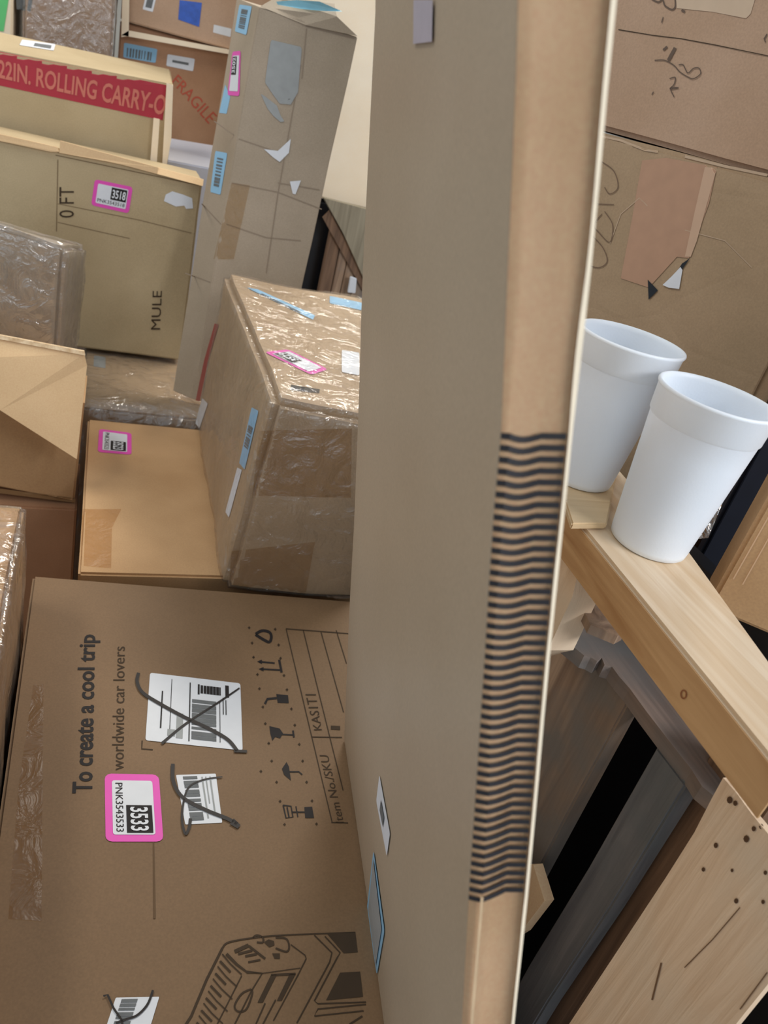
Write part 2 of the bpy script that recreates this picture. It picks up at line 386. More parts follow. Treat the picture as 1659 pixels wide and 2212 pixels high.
def sym(name, fn, marks):
    k = Ink(Ab); fn(k)
    o = k.done(name, INK, A)
    for x, y in marks: Ink(Ab).stroke([cm(x-14, y), cm(x+12, y)], 2.2).stroke([cm(x, y-14), cm(x, y+14)], 2.2).done('corner_tick', INKF, o)
sym('recycling_symbol', lambda k: k.stroke([cm(*p) for p in curve([(150, 190), (215, 155), (290, 170), (310, 220), (290, 270), (230, 245), (150, 195)], 4)], 6), ((85, 125), (350, 140), (115, 280), (385, 300)))
sym('this_way_up_symbol', lambda k: k.stroke([cm(190, 470), cm(345, 485)], 3.5).stroke([cm(205, 545), cm(400, 555)], 3.5).stroke([cm(390, 450), cm(415, 580)], 5).poly([cm(165, 468), cm(215, 450), cm(215, 495)]).poly([cm(180, 545), cm(232, 525), cm(232, 570)]), ((130, 425), (405, 435), (170, 600), (440, 610)))
sym('stacking_symbol', lambda k: k.poly([cm(360, 800), cm(480, 810), cm(488, 892), cm(375, 888)]).stroke([cm(245, 900), cm(270, 850), cm(365, 840)], 5), ((190, 745), (470, 755), (225, 930), (515, 950)))
sym('fragile_glass_symbol', lambda k: k.poly([cm(290, 1125), cm(395, 1150), cm(430, 1200), cm(400, 1250), (cm(350, 1235)), cm(320, 1275), cm(300, 1200)]).stroke([cm(420, 1210), cm(535, 1215)], 3).stroke([cm(530, 1170), cm(540, 1240)], 4), ((250, 1100), (550, 1115), (285, 1300), (595, 1310)))
sym('umbrella_symbol', lambda k: k.poly([cm(465, 1490), cm(490, 1540), cm(500, 1610), cm(510, 1680), cm(440, 1620), cm(418, 1560)]).stroke([cm(495, 1590), cm(590, 1590), cm(625, 1620)], 3), ((315, 1480), (630, 1480), (205, 1585), (365, 1695), (670, 1695)))
sym('crate_symbol', lambda k: k.poly([cm(645, 1950), cm(725, 1945), cm(745, 2060), cm(655, 2060)]).stroke([cm(430, 1930), cm(460, 2060), cm(530, 2050), cm(510, 1940), cm(430, 1930)], 3).stroke([cm(520, 2000), cm(650, 2000)], 3).stroke([cm(560, 1940), cm(580, 2050)], 2.5).stroke([cm(470, 1950), cm(490, 2050)], 3), ((400, 1890), (725, 1885), (445, 2125), (770, 2120)))
# the outline drawing of an appliance on the carton
def am(x, y): return (380+x/3.95, 1960+y/3.95)
d = Ink(Ab)
d.stroke([am(60, 1040), am(130, 930), am(260, 620), am(395, 350)], 6, 5).stroke([am(*p) for p in curve([(395, 350), (450, 300), (660, 262), (900, 240), (1200, 228), (1530, 215)])], 4, 2.5)
for k in range(9):
    x0 = 395-k*40; y0 = 400+k*105
    d.stroke([am(x0, y0), am(x0+70, y0+85), am(x0+165, y0+175)], 3)
    if k: d.stroke([am(x0+20, y0-45), am(x0+110, y0+50)], 5)
d.stroke([am(560, 585), am(350, 1000)], 2.5).stroke([am(430, 400), am(520, 490), am(600, 550), am(735, 565)], 7, 3).stroke([am(620, 330), am(760, 440)], 5)
d.stroke([am(500, 380), am(620, 325)], 8).stroke([am(530, 400), am(650, 370)], 5).stroke([am(590, 420), am(690, 400)], 5).stroke([am(615, 470), am(720, 450)], 4)
d.poly([am(750, 300), am(790, 275), am(835, 290), am(840, 325), am(795, 342)]).stroke([am(*p) for p in curve([(655, 262), (690, 240), (740, 260), (740, 300), (690, 300)])], 4)
d.stroke([am(*p) for p in curve([(850, 260), (940, 270), (965, 340), (940, 380), (850, 350)])], 4).poly([am(820, 395), am(885, 395), am(885, 440), am(840, 440)])
d.stroke([am(980, 320), am(1100, 410), am(1110, 440), am(1040, 580), am(830, 970)], 2.5).stroke([am(735, 565), am(1060, 520)], 1.8)
d.stroke([am(600, 560), am(735, 565), am(640, 720), am(500, 1000)], 3)
d.stroke([am(*p) for p in curve([(640, 700), (560, 740), (500, 840), (530, 890), (600, 870), (650, 740), (640, 700)])], 4)
d.poly([am(810, 580), am(860, 575), am(740, 815), am(695, 815)]).poly([am(970, 570), am(1020, 570), am(900, 800), am(860, 800)]).stroke([am(810, 580), am(1020, 570)], 5)
d.stroke([am(760, 820), am(680, 1000)], 3).stroke([am(850, 790), am(740, 1000)], 3)
d.stroke([am(1180, 240), am(1330, 390), am(1310, 470), am(1030, 990)], 3).stroke([am(1270, 250), am(1400, 390), am(1370, 440), am(1180, 800), am(1210, 825), am(1620, 810)], 3)
d.poly([am(1290, 230), am(1530, 215), am(1550, 385), am(1430, 395)])
d.poly([am(1400, 560), am(1570, 550), am(1595, 765), am(1280, 795)]).stroke([am(1620, 830), am(1210, 870), am(1180, 930), am(1600, 885)], 3).stroke([am(1590, 930), am(1480, 1000)], 4)
d.done('printed_drawing', INKF, A)
Ink(Ab).poly([(330, 1819), (333, 1819), (336, 1985), (331, 1985)]).done('crease_line', flat('crease_dark', (104, 82, 60), .7, .2), A)
Ink(Ab, .0005).poly([(72, 1480), (94, 1478), (90, 1990), (18, 1985), (40, 1700)]).done('packing_tape', TAPE, A)
Ink(Ab, .0004).stroke([(307, 1600), (306, 1618), (330, 1620)], 3).done('printed_corner_mark', INKF, A)

# ================================================================== P: tall thin carton close to us
V = Vector(-(RM @ _n(((600-CX)/FPX, -(7300-CY)/FPX, -1))))
Vc = RM.T @ np.array(V); uh = (580-CX)/FPX; vh = -(-Vc[2]+uh*Vc[0])/Vc[1]
H = Vector(RM @ _n((uh, vh, -1))); Nn = H.cross(V)
O = dp(1080, 940, .290)
XL = ([0, 310, 600, 870, 1130, 1310, 1580, 1900, 2600], [812, 797, 783, 775, 765, 755, 744, 728, 690])
XC0 = ([0, 173, 346, 600, 940, 1150, 1444, 1700, 1950, 2212, 2600], [1118, 1112, 1105, 1094, 1080, 1061, 1044, 1027, 1010, 996, 980])
XC1 = ([0, 173, 346, 600, 940, 1150, 1444, 1700, 1950, 2212, 2600], [1160, 1150, 1139, 1127, 1097, 1078, 1060, 1052, 1036, 1014, 1000])
XC2 = ([0, 173, 346, 600, 940, 1150, 1444, 1700, 1950, 2212, 2600], [1258, 1246, 1223, 1202, 1165, 1152, 1124, 1107, 1086, 1062, 1040])
XR = ([0, 173, 346, 600, 940, 1150, 1444, 1700, 1950, 2212, 2600], [1324, 1304, 1289, 1265, 1227, 1206, 1176, 1154, 1131, 1103, 1070])
def solve(p, dirv, tab, lo, hi):
    f = lambda s: (lambda q: q[0]-np.interp(q[1], *tab))(pj(p+dirv*s))
    flo = f(lo)
    for _ in range(40):
        mid = (lo+hi)/2; fm = f(mid)
        if (fm > 0) == (flo > 0): lo = mid; flo = fm
        else: hi = mid
    return (lo+hi)/2
rows = []
hs = [.42-.03*i for i in range(37)]
for h in hs:
    o = O+V*h; b = o+Nn*solve(o-H*0, Nn, XC0, -.08, .08)
    far = b+H*solve(b, H, XL, .02, .9)
    k = min(1, max(0, (.06-h)/.42)); c1 = b-H*(.0006+.0022*k); c1 = c1+Nn*solve(c1, Nn, XC1, -.02, .08)
    c2 = b+H*(.0008+.0036*k); c2 = c2+Nn*solve(c2, Nn, XC2, -.02, .12)
    c3 = b-H*(.0002-.0034*k); c3 = c3+Nn*solve(c3, Nn, XR, -.02, .16)
    rows.append([far, b, c1, c2, c3, c3+(far-b)])
def prow(h):
    i = min(len(hs)-2, max(0, int((.42-h)/.03))); t = (hs[i]-h)/.03
    return [rows[i][k].lerp(rows[i+1][k], t) for k in range(6)]
P = root('tall_flat_carton', 'tall narrow carton leaning upright in front with a ladder of black stripes down its edge', 'box', Vector((rows[-1][1].x, rows[-1][1].y, .8735)))
bm = bmesh.new(); grid = []
NF = 24
for r in rows:
    line = []
    for k in range(NF+1): # broad face from far edge to near corner, very slightly dished
        t = k/NF; p = r[0].lerp(r[1], t); line.append(p-Nn*(-.0025*math.sin(math.pi*t)))
    line.append(r[1].lerp(r[2], .5)-H*.0006); line += [r[2], r[2].lerp(r[3], .5)+H*.0012, r[3], r[3].lerp(r[4], .5)+H*.0004, r[4]]
    for k in range(1, 9): line.append(r[4].lerp(r[5], k/8))
    grid.append([bm.verts.new(p) for p in line])
for i in range(len(grid)-1):
    a, b = grid[i], grid[i+1]
    for k in range(len(a)): j = (k+1) % len(a); bm.faces.new((a[k], b[k], b[j], a[j]))
bm.faces.new(grid[0]); bm.faces.new(grid[-1][::-1])
_g = bm.verts[:]+bm.edges[:]+bm.faces[:]
bmesh.ops.recalc_face_normals(bm, faces=bm.faces[:])
# copy off the narrow side for a lighter tone that paints in light
me_all = bm
sidev = set(); 
for g in grid:
    for k in range(NF, NF+7): sidev.add(g[k])
side_faces = [f for f in bm.faces if len(f.verts) == 4 and all(v in sidev for v in f.verts)]
sb = bmesh.new(); mp = {}
for f in side_faces:
    for v in f.verts:
        if v not in mp: mp[v] = sb.verts.new(v.co+H*-.0012)
    sb.faces.new([mp[v] for v in f.verts])
bmesh.ops.solidify(sb, geom=sb.faces[:], thickness=.001)
bmesh.ops.recalc_face_normals(sb, faces=sb.faces[:])
def cutz(b, z):
    r = bmesh.ops.bisect_plane(b, geom=b.verts[:]+b.edges[:]+b.faces[:], plane_co=(0, 0, z), plane_no=(0, 0, -1), clear_outer=True)
    bmesh.ops.holes_fill(b, edges=[e for e in b.edges if e.is_boundary])
cutz(bm, .8735); cutz(sb, .8735)
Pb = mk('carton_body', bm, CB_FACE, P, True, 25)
Ps = mk('lit_side', sb, CB_SIDE, P, True, 50); Ps['label'] = 'narrow side with a long crease, light painted into its tan'
# torn pale edge strip
bm = bmesh.new(); prev = None; rr = random.Random(2)
h = .42
while prow(h)[4].z > .88:
    r = prow(h); wv = .0008+.0022*max(0, noise.noise(Vector((h*14, 0, 3))))+.0012*max(0, (h-.05)*5)
    a = r[4]-H*.0028-Nn*wv; b = r[4]-H*.0014+Nn*.0012; c = r[4]+H*.003+Nn*.0012; cur = [bm.verts.new(a), bm.verts.new(b), bm.verts.new(c)]
    if prev: bm.faces.new((prev[0], prev[1], cur[1], cur[0])); bm.faces.new((prev[1], prev[2], cur[2], cur[1]))
    prev = cur; h -= .006
mk('torn_edge', bm, flat('torn_paper', (240, 226, 200), .8, .2, .1), P)['label'] = 'pale torn paper edge'
def h_at(y):
    lo, hi = -.7, .42
    for _ in range(30):
        mid = (lo+hi)/2
        if pj(prow(mid)[4])[1] > y: lo = mid
        else: hi = mid
    return lo
bm = bmesh.new(); prev = None; h = h_at(1905)
while prow(h)[2].z > .9:
    r = prow(h); wv = .0006+.0008*abs(noise.noise(Vector((h*30, 5, 1)))); cur = [bm.verts.new(r[2]-H*.003-Nn*wv), bm.verts.new(r[2]-H*.0032+Nn*wv)]
    if prev: bm.faces.new((prev[0], prev[1], cur[1], cur[0]))
    prev = cur; h -= .008
mk('worn_ridge', bm, flat('worn_kraft', (232, 200, 160), .8, .2, .2), P)
# ladder of stripes
h0, h1 = h_at(941), h_at(1914); NS = 47; st = (h0-h1)/(NS-1)
for i in range(NS):
    hc = h0-i*st; th = st*.52; bm = bmesh.new(); rowv = []
    for hh in (hc+th/2, hc-th/2):
        r = prow(hh); pts = []
        f1 = r[1]-Nn*.000; pts += [f1-H*.0022-Nn*.0003, r[2]-H*.0026]
        for k in range(1, 7): pts.append(r[2].lerp(r[3], k/6)-H*.0026+H*(.0012*math.sin(math.pi*k/6))-V*.0016*math.sin(math.pi*k/6))
        for k in range(1, 4): pts.append(r[3].lerp(r[4], k/3)-H*.0026)
        pts[-1] = pts[-1]-Nn*.0016
        rowv.append([bm.verts.new(p) for p in pts])
    for k in range(len(rowv[0])-1): bm.faces.new((rowv[0][k], rowv[1][k], rowv[1][k+1], rowv[0][k+1]))
    mk('printed_stripe', bm, NAVY, P)
# labels on the grazing face, light streak tape
sticker(Pb, P, [(822, 1673), (845, 1800), (838, 1850), (815, 1730)], WHITE, None, [(.3, .3, .6, .7)], lift=.001)
sticker(Pb, P, [(809, 1835), (833, 2010), (816, 2107), (794, 1965)], BLUEL, None, None, lift=.001)
Ink(Pb, .0018).poly([(810, 1855), (828, 2006), (815, 2085), (799, 1965)]).done('label_paper', LGREY, P)
Ink(Pb, .0012).poly([(898, 0), (940, 0), (938, 90), (897, 95)]).done('clear_tape', flat('pale_tape', (190, 186, 204), .3, .5, .1), P)

# ================================================================== B, C
B, Bb, _ = carton('small_carton', 'orange-brown carton with one pink label, left of the film-wrapped carton', aab(-.001, .50, 1.084, 1.66, 0, .85), CB_WARM, amp=.001)
pink(Bb, B, [(284, 936), (284, 983), (211, 977), (214, 927)], '3523', 'PNK3543523')
Ink(Bb, .0006).poly([(178, 1100), (262, 1100), (242, 1140), (240, 1228), (174, 1222)]).done('brown_tape', TAPE, B)
q = [oy(480, 1275, 1.03), Vector((.47, 1.005, .86)), Vector((.48, 1.66, .86)), Vector((.238, 1.70, .86)), oy(594, 866, 1.03), None, None, oz(486, 588, 1.235)]
q[0].z = .86
tr_ = oy(778, 905, 1.01); q[5] = q[4]+(tr_-q[4])*1.12; t2 = oz(780, 645, 1.225); q[6] = q[7]+(t2-q[7])*1.05
C, Cb, Cf = carton('wrapped_carton', 'film-wrapped brown carton with crumpled corner, touching the tall carton in front', q, CB_DULL, bev=.012, cuts=9, amp=.006, s=7, off=3, film=FILM)
pink(Cb, C, [(672, 811), (571, 762), (622, 756), (708, 799)], '3529', None, .0012)
sticker(Cb, C, [(532, 622), (556, 626), (680, 682), (676, 692)], BLUEL, None, [(.05, .2, .3, .8)], lift=.0012)
sticker(Cb, C, [(712, 640), (782, 655), (784, 672), (712, 656)], BLUEL, None, None, lift=.0012)
sticker(Cb, C, [(738, 757), (776, 763), (776, 812), (738, 805)], WHITE, None, None, lift=.0012)
sticker(Cb, C, [(545, 880), (560, 888), (530, 1015), (518, 1000)], BLUEL, [(.2, .3, .8, .7, 8, 'v', .6, 2)], None, lift=.0012)
sticker(Cb, C, [(514, 1010), (524, 1015), (496, 1118), (488, 1106)], WHITE, None, None, lift=.0012)
sticker(Cb, C, [(438, 860), (450, 872), (432, 925), (423, 915)], WHITE, None, None, lift=.0012)
Ink(Cb, .001).stroke([(469, 700), (446, 780), (428, 866)], 9, 9).done('printed_red_band', flat('dull_red', (150, 66, 62), .5, .3), C)
Ink(Cb, .001).stroke([(628, 838), (690, 846)], 12, 8).done('printed_mark', INK, C)
Ink(Cb, .0009).poly([(560, 930), (760, 925), (758, 1075), (545, 1070)]).done('packing_tape', TAPE, C)
Ink(Cb, .0009).poly([(500, 1190), (680, 1170), (660, 1285), (495, 1262)]).done('packing_tape', TAPE, C)

# ================================================================== D: tall leaning carton
fl, fr = oz(415, 862, .864), oz(592, 905, .864)
tl, tr = oy(561, 16, 1.90), oy(772, 78, 1.90)
up_ = (tl-fl); 
bl = oz(372, 845, .864); tlb = oy(511, -5, 2.10)
q = [fl, fr, fr+(bl-fl), bl, tl, tr, tr+(tlb-tl), tlb]
D, Db, Df = carton('long_box', 'long grey-brown carton standing on end with torn white label remnant and pink sticker', q, CB_GREY, bev=.006, cuts=9, amp=.003, s=5, off=9)
sticker(Db, D, [(585, 86), (652, 102), (643, 205), (572, 180)], LGREY, None, None, 'torn_label_remnant', .001)
Ink(Db, .0012).poly([(572, 178), (643, 200), (636, 212), (618, 214), (628, 226), (604, 224), (590, 205)]).poly([(563, 203), (572, 208), (598, 228), (606, 250), (614, 262), (606, 264), (590, 250), (578, 235)]).done('torn_paper_scrap', LGREY, D)
sticker(Db, D, [(518, 10), (545, 14), (533, 76), (508, 68)], BLUEL, [(.25, .15, .75, .85, 10, 'v', .6, 2)], None, lift=.001)
pink(Db, D, [(492, 206), (503, 112), (521, 110), (518, 208)], '3502', None, .001)
sticker(Db, D, [(487, 182), (498, 210), (490, 246), (474, 244)], BLUEL, None, None, lift=.0007)
sticker(Db, D, [(466, 326), (492, 331), (477, 421), (455, 415)], BLUEL, [(.25, .15, .75, .85, 9, 'v', .6, 4)], None, lift=.001)
cr = Ink(Db, .0006)
for pts in ([(463, 262), (516, 300), (610, 332)], [(600, 395), (690, 410)], [(478, 480), (575, 513), (650, 520)], [(501, 395), (600, 415), (695, 452)], [(662, 62), (652, 170)], [(660, 56), (770, 84)], [(436, 440), (478, 485)], [(400, 590), (455, 610)], [(650, 140), (600, 420), (575, 590)]):
    cr.stroke(pts, 2.2)
cr.done('crease_line', flat('crease_brown', (150, 134, 116), .7, .2), D)
Ink(Db, .0008).poly([(500, 395), (540, 400), (505, 560), (462, 560)]).done('packing_tape', TAPE, D)
Ink(Db, .0014).poly([(626, 392), (650, 390), (638, 420), (632, 418)]).done('torn_tape', WHITE, D)
sc = Ink(Db, .0014).poly([(570, 322), (600, 326), (628, 300), (624, 330), (604, 350), (590, 340)]).done('torn_tape', WHITE, D)
bm = slab_bm([oy(563, 14, 1.9), oy(600, -8, 1.93), oy(722, 8, 1.93), oy(728, 36, 1.9), oy(772, 78, 1.895), oy(660, 54, 1.895)], (0, -1, 0), .006)
mk('top_flap', bm, CB_GREY, D)
bm = bmesh.new(); pts = [(598, 2), (640, 0), (690, 8), (735, 18), (740, 26), (700, 24), (650, 18), (600, 10)]
a = [bm.verts.new(oy(x, y, 1.905)+nz(Vector((x, y, 0))*.1, .006, 3)) for x, y in pts]; bm.faces.new(a); mk('blue_tape', bm, flat('pale_blue_tape', (150, 215, 235), .3, .6, .1), D)

# ================================================================== N, F, G, H, H2, I
Nn_, Nb, Nf = carton('low_wrapped_carton', 'low film-wrapped carton behind the orange-brown carton, under the standing cartons', aab(-.02, .34, 1.715, 2.6, 0, .850), CB_DULL, bev=.006, amp=.002, film=FILM2)
sticker(Nb, Nn_, [(203, 768), (228, 772), (228, 796), (202, 792)], LGREY, None, None)
_fz = [oy(-140, 777, 2.05), oy(380, 858, 2.05)]
for _p in _fz: _p.z = .864
F, Fb, _ = carton('wide_carton', 'wide olive-brown carton with a pink label, below the red-banded carton', [_fz[0], _fz[1], _fz[1]+Vector((0, .13, 0)), _fz[0]+Vector((0, .13, 0)),
    oy(-140, 262, 2.05), oy(438, 390, 2.05), oy(438, 390, 2.05)+Vector((0, .13, 0)), oy(-140, 262, 2.05)+Vector((0, .13, 0))], CB_OLIVE, amp=.002, bev=.005)
pink(Fb, F, [(205, 387), (287, 404), (278, 461), (197, 443)], '3518', 'PNK3543518')
Ink(Fb, .001).poly([(358, 420), (372, 413), (395, 420), (415, 428), (417, 450), (402, 451), (398, 444), (380, 446), (354, 434)]).done('torn_label', WHITE, F)
Ink(Fb, .001).text('0 FT', [(128, 470), (128, 404), (160, 404), (160, 470)]).done('printed_text', INKF, F)
Ink(Fb, .001).text('MULE', [(326, 712), (330, 628), (350, 628), (346, 712)]).done('printed_text', INKF, F)
Ink(Fb, .0007).stroke([(125, 440), (300, 475), (420, 505)], 1.5).stroke([(125, 480), (280, 515)], 1.5).stroke([(120, 335), (430, 400)], 2).stroke([(125, 345), (122, 500)], 2).done('crease_line', flat('crease_brown2', (128, 108, 80), .7, .2), F)
def panel(poly, n, t, mat, parent, name, label=None):
    o = mk(name, slab_bm(poly, n, t), mat, parent)
    if label: o['label'] = label
    return o
panel([oy(130, 304, 2.045), oy(342, 362, 2.045), oy(340, 376, 2.043), oy(250, 352, 2.042), oy(128, 330, 2.043)], (0, -1, 0), .004, CB_LIGHT, F, 'top_flap')
panel([oy(-60, 276, 2.045), oy(124, 318, 2.045), oy(128, 328, 2.043), oy(110, 328, 2.043), oy(-60, 292, 2.043)], (0, -1, 0), .004, CB_LIGHT, F, 'top_flap')
panel([oy(342, 362, 2.05), oy(440, 388, 2.05), oy(438, 402, 2.038), oy(340, 376, 2.038)], (0, -1, 0), .004, CB_LIGHT, F, 'top_flap')

q = [oy(-220, 730, 1.62), oy(112, 800, 1.62), oy(160, 800, 1.80), oy(-220, 730, 1.80), oy(-220, 420, 1.60), oy(146, 532, 1.60), oy(186, 535, 1.80), oy(-220, 420, 1.80)]
lo = .80
for i in range(4): q[i] = Vector((q[i].x, q[i].y, lo))
G, Gb, Gf = carton('wrapped_box', 'grey-brown film-wrapped box at the left, just above the open-flapped carton', q, CB_GREY, bev=.01, cuts=8, amp=.004, s=8, film=FILM2, famp=.011)
H1, H1b, _ = carton('open_carton', 'tan carton with a corrugated top edge and folded flap at the left edge', [oy(-260, 1000, 1.44), oy(160, 1085, 1.44), oy(160, 1085, 1.44)+Vector((0, .14, 0)), oy(-260, 1000, 1.44)+Vector((0, .14, 0)), oy(-260, 775, 1.44), oy(184, 868, 1.44), oy(184, 868, 1.44)+Vector((0, .14, 0)), oy(-260, 775, 1.44)+Vector((0, .14, 0))], CB_WARM, amp=.001)
panel([oy(-200, 690, 1.43), oy(182, 764, 1.43), oy(188, 790, 1.425), oy(166, 992, 1.34), oy(0, 886, 1.36), oy(-200, 780, 1.38)], (0, -1, .3), .005, CB_LIGHT, H1, 'folded_flap', 'pale slanting flap')
panel([oy(-200, 686, 1.428), oy(182, 759, 1.428), oy(184, 768, 1.424), oy(-200, 695, 1.424)], (0, -1, 0), .005, CORR, H1, 'corrugated_edge')
Ink(H1b, .0006).poly([(-40, 1060), (163, 1086), (163, 1076), (-40, 1050)]).done('crease_line', flat('crease_brown3', (150, 118, 82), .7, .2), H1)
zt = pj_z = oy(160, 1085, 1.44).z
H2, H2b, _ = carton('dark_corner_carton', 'shaded carton beneath the open-flapped carton, beside the orange-brown carton', aab(-.42, -.012, 1.42, 1.62, 0, zt-.004), CB_RED, amp=.001)
I, Ib, If = carton('edge_wrapped_carton', 'film-wrapped carton at the left frame edge beside the printed carton', aab(-.5, -.076, .28, .985, 0, 1.034), CB_WARM, bev=.006, cuts=8, amp=.002, film=FILM2, famp=.012)

# ================================================================== E, M, J, K, L, O (further back)
E_, Eb, _ = carton('luggage_carton', 'carton with a dark red band reading 22IN. ROLLING CARRY-O at the upper left', [Vector((-.40, 2.22, .864)), Vector((.14, 2.22, .864)), Vector((.14, 2.56, .864)), Vector((-.40, 2.56, .864)),
    oy(-300, 52, 2.22), oy(374, 182, 2.22), oz(368, 150, 1.515), oz(-200, 25, 1.515)], CB_OLIVE, amp=.001, bev=.004)
bandq = [(-60, 100), (371, 186), (362, 262), (-60, 172)]
Ink(Eb, .0008).poly(bandq).done('red_band', RED, E_)
Ink(Eb, .0016).text('22IN. ROLLING CARRY-O', [(-4, 128), (362, 207), (354, 250), (-4, 168)], True).done('band_lettering', REDL, E_)
panel([oy(332, 255, 2.2), oy(345, 258, 2.2), oy(338, 362, 2.2), oy(324, 358, 2.2)], (0, -1, 0), .006, CB_CREAM, E_, 'corner_flap')
panel([oy(360, 180, 2.2), oy(374, 184, 2.2), oy(370, 300, 2.2), oy(358, 370, 2.2), oy(350, 368, 2.2)], (0, -1, 0), .006, CB_CREAM, E_, 'corner_flap')
sticker(Eb, E_, [(48, 86), (120, 96), (116, 110), (42, 98)], WHITE, None, [(.4, .3, .9, .8)])
L_c = carton('labelled_carton', 'brown carton with a pale blue label, under the blue-taped carton', aab(.024, .55, 3.13, 3.4, 0, 1.597), CB_RED, amp=.001); Lr, Lb = L_c[0], L_c[1]
sticker(Lb, Lr, [(268, 92), (340, 106), (336, 136), (266, 124)], BLUEL, [(.1, .3, .9, .9, 9, 'u', .5, 3)], None, lift=.001)
sticker(Lb, Lr, [(362, 117), (421, 127), (417, 154), (359, 142)], WHITE, None, [(.2, .4, .8, .6)], lift=.001)
Ink(Lb, .001).text('FRAGILE', [(385, 160), (470, 250), (450, 268), (370, 178)]).done('printed_text', flat('printed_orange_red', (190, 90, 70), .6, .2), Lr)
K_c = carton('blue_taped_carton', 'tan carton patched with bright blue tape at the top left', aab(.024, .52, 3.10, 3.35, 1.60, 2.15), CB_PINK, amp=.001); Kr, Kb = K_c[0], K_c[1]
Ink(Kb, .0015).poly([(388, 0), (436, 6), (430, 58), (385, 42)]).done('blue_tape', BLUET, Kr)
sticker(Kb, Kr, [(315, -10), (338, -8), (330, 26), (308, 20)], WHITE, None, [(.2, .2, .8, .8)])
sticker(Kb, Kr, [(462, 53), (500, 62), (498, 80), (460, 70)], WHITE)
panel([oy(265, -40, 3.08), oy(280, -40, 3.08), oy(278, 78, 3.08), oy(262, 80, 3.08)], (0, -1, 0), .01, CB_CREAM, Kr, 'corner_flap')
panel([oy(262, 76, 3.08), oy(500, 118, 3.08), oy(498, 108, 3.08), oy(278, 66, 3.08)], (0, -1, 0), .02, CB_CREAM, Kr, 'bottom_edge')
M_c = carton('white_box', 'low white box between the red-banded carton and the tall standing box', [(.16, 2.42, .864), (.36, 2.42, .864), (.36, 2.86, .864), (.16, 2.86, .864), oy(360, 345, 2.42), oy(460, 364, 2.42), oz(462, 314, 1.305), oz(366, 298, 1.305)], flat('white_card', (226, 228, 240), .5, .3, .04), amp=.0005)
J_c = carton('far_wrapped_carton', 'shiny film-wrapped carton behind the red-banded carton', aab(-.26, .004, 3.02, 3.3, 0, 2.15), CB_PINK, amp=.002, film=FILM2, bev=.008, cuts=8, famp=.014); Jr, Jb = J_c[0], J_c[1]
sticker(Jb, Jr, [(34, -14), (72, -10), (66, 26), (36, 20)], GREYP)
K2 = carton('green_label_carton', 'pale carton with a green sticker at the top left corner', aab(-.66, -.285, 2.98, 3.3, 0, 2.15), CB_CREAM, amp=.001)
Ink(K2[1], .0015).poly([(-60, -20), (20, -10), (8, 68), (-60, 60)]).done('green_sticker', GREEN, K2[0])
Ob = carton('cream_carton', 'large sunlit cream carton standing behind the long grey-brown box', [oy(640, 415, 2.6), oy(1000, 500, 2.6), oy(1000, 500, 2.6)+Vector((0, .45, 0)), oy(640, 415, 2.6)+Vector((0, .45, 0)), oy(640, 415, 2.6)+Vector((-.15, 0, .95)), oy(1000, 500, 2.6)+Vector((0, 0, 1.0)), oy(1000, 500, 2.6)+Vector((0, .45, 1.0)), oy(640, 415, 2.6)+Vector((-.15, .45, .95))], CB_CREAM, amp=.002)
# timber crate under the cream carton
cr_ = root('distant_crate', 'weathered timber crate with a diagonal brace behind the film-wrapped carton', 'crate', (.8, 2.5, 0))
zc = 1.255
for (x0, x1, nm, mt) in ((686, 712, 'slat', DARKW), (714, 733, 'slat', OLDW), (735, 757, 'slat', OLDW), (759, 812, 'slat', OLDW)):
    a = oy(x0+8, 600, 2.52); b = oy(x1+8, 600, 2.52)
    mk(nm, hexa_bm(aab(a.x, b.x, 2.52, 2.545, 0, zc-.02), .002, 0, 0), mt, cr_)
panel([oy(700, 428, 2.5), oy(860, 470, 2.5), oy(860, 700, 2.5), oy(785, 600, 2.5), oy(742, 505, 2.5)], (0, -1, 0), .03, wood('pale_weathered', (160, 150, 128), (132, 122, 102), 2, .8), cr_, 'brace')
panel([oy(697, 470, 2.51), oy(712, 455, 2.51), oy(790, 600, 2.51), oy(785, 630, 2.51)], (0, -1, 0), .008, DARKW, cr_, 'strut')
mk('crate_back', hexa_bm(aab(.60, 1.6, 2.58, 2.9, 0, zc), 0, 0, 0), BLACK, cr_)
mk('tag', slab_bm([oy(757, 597, 2.49), oy(771, 602, 2.49), oy(768, 634, 2.49), oy(751, 632, 2.49)], (0, -1, 0), .008, .002), WHITE, cr_)['label'] = 'small white tag'

# ================================================================== right: carton wall behind the cups
Qd = Vector(RM @ _n(((-850-CX)/FPX, -(-310-CY)/FPX, -1))); Qd.z = 0; Qd.normalize()
Qn = Vector((Qd.y, -Qd.x, 0))
Qp = dp(1450, 600, 1.02)
if Qn.dot(Vector(CAM)-Qp) < 0: Qn = -Qn
def oq(x, y, off=0.): return opl(x, y, Qp+Qn*off, Qn)
def qbox(tl, tr, br, bl, depth, off=0.):
    f = [oq(*bl, off), oq(*br, off), oq(*tr, off), oq(*tl, off)]
    return [f[0], f[1], f[1]-Qn*depth, f[0]-Qn*depth, f[3], f[2], f[2]-Qn*depth, f[3]-Qn*depth]
c = qbox((1180, 253), (1850, 434), (1530, 1210), (900, 1010), .3)
for i in range(4): c[i].z = 0.6
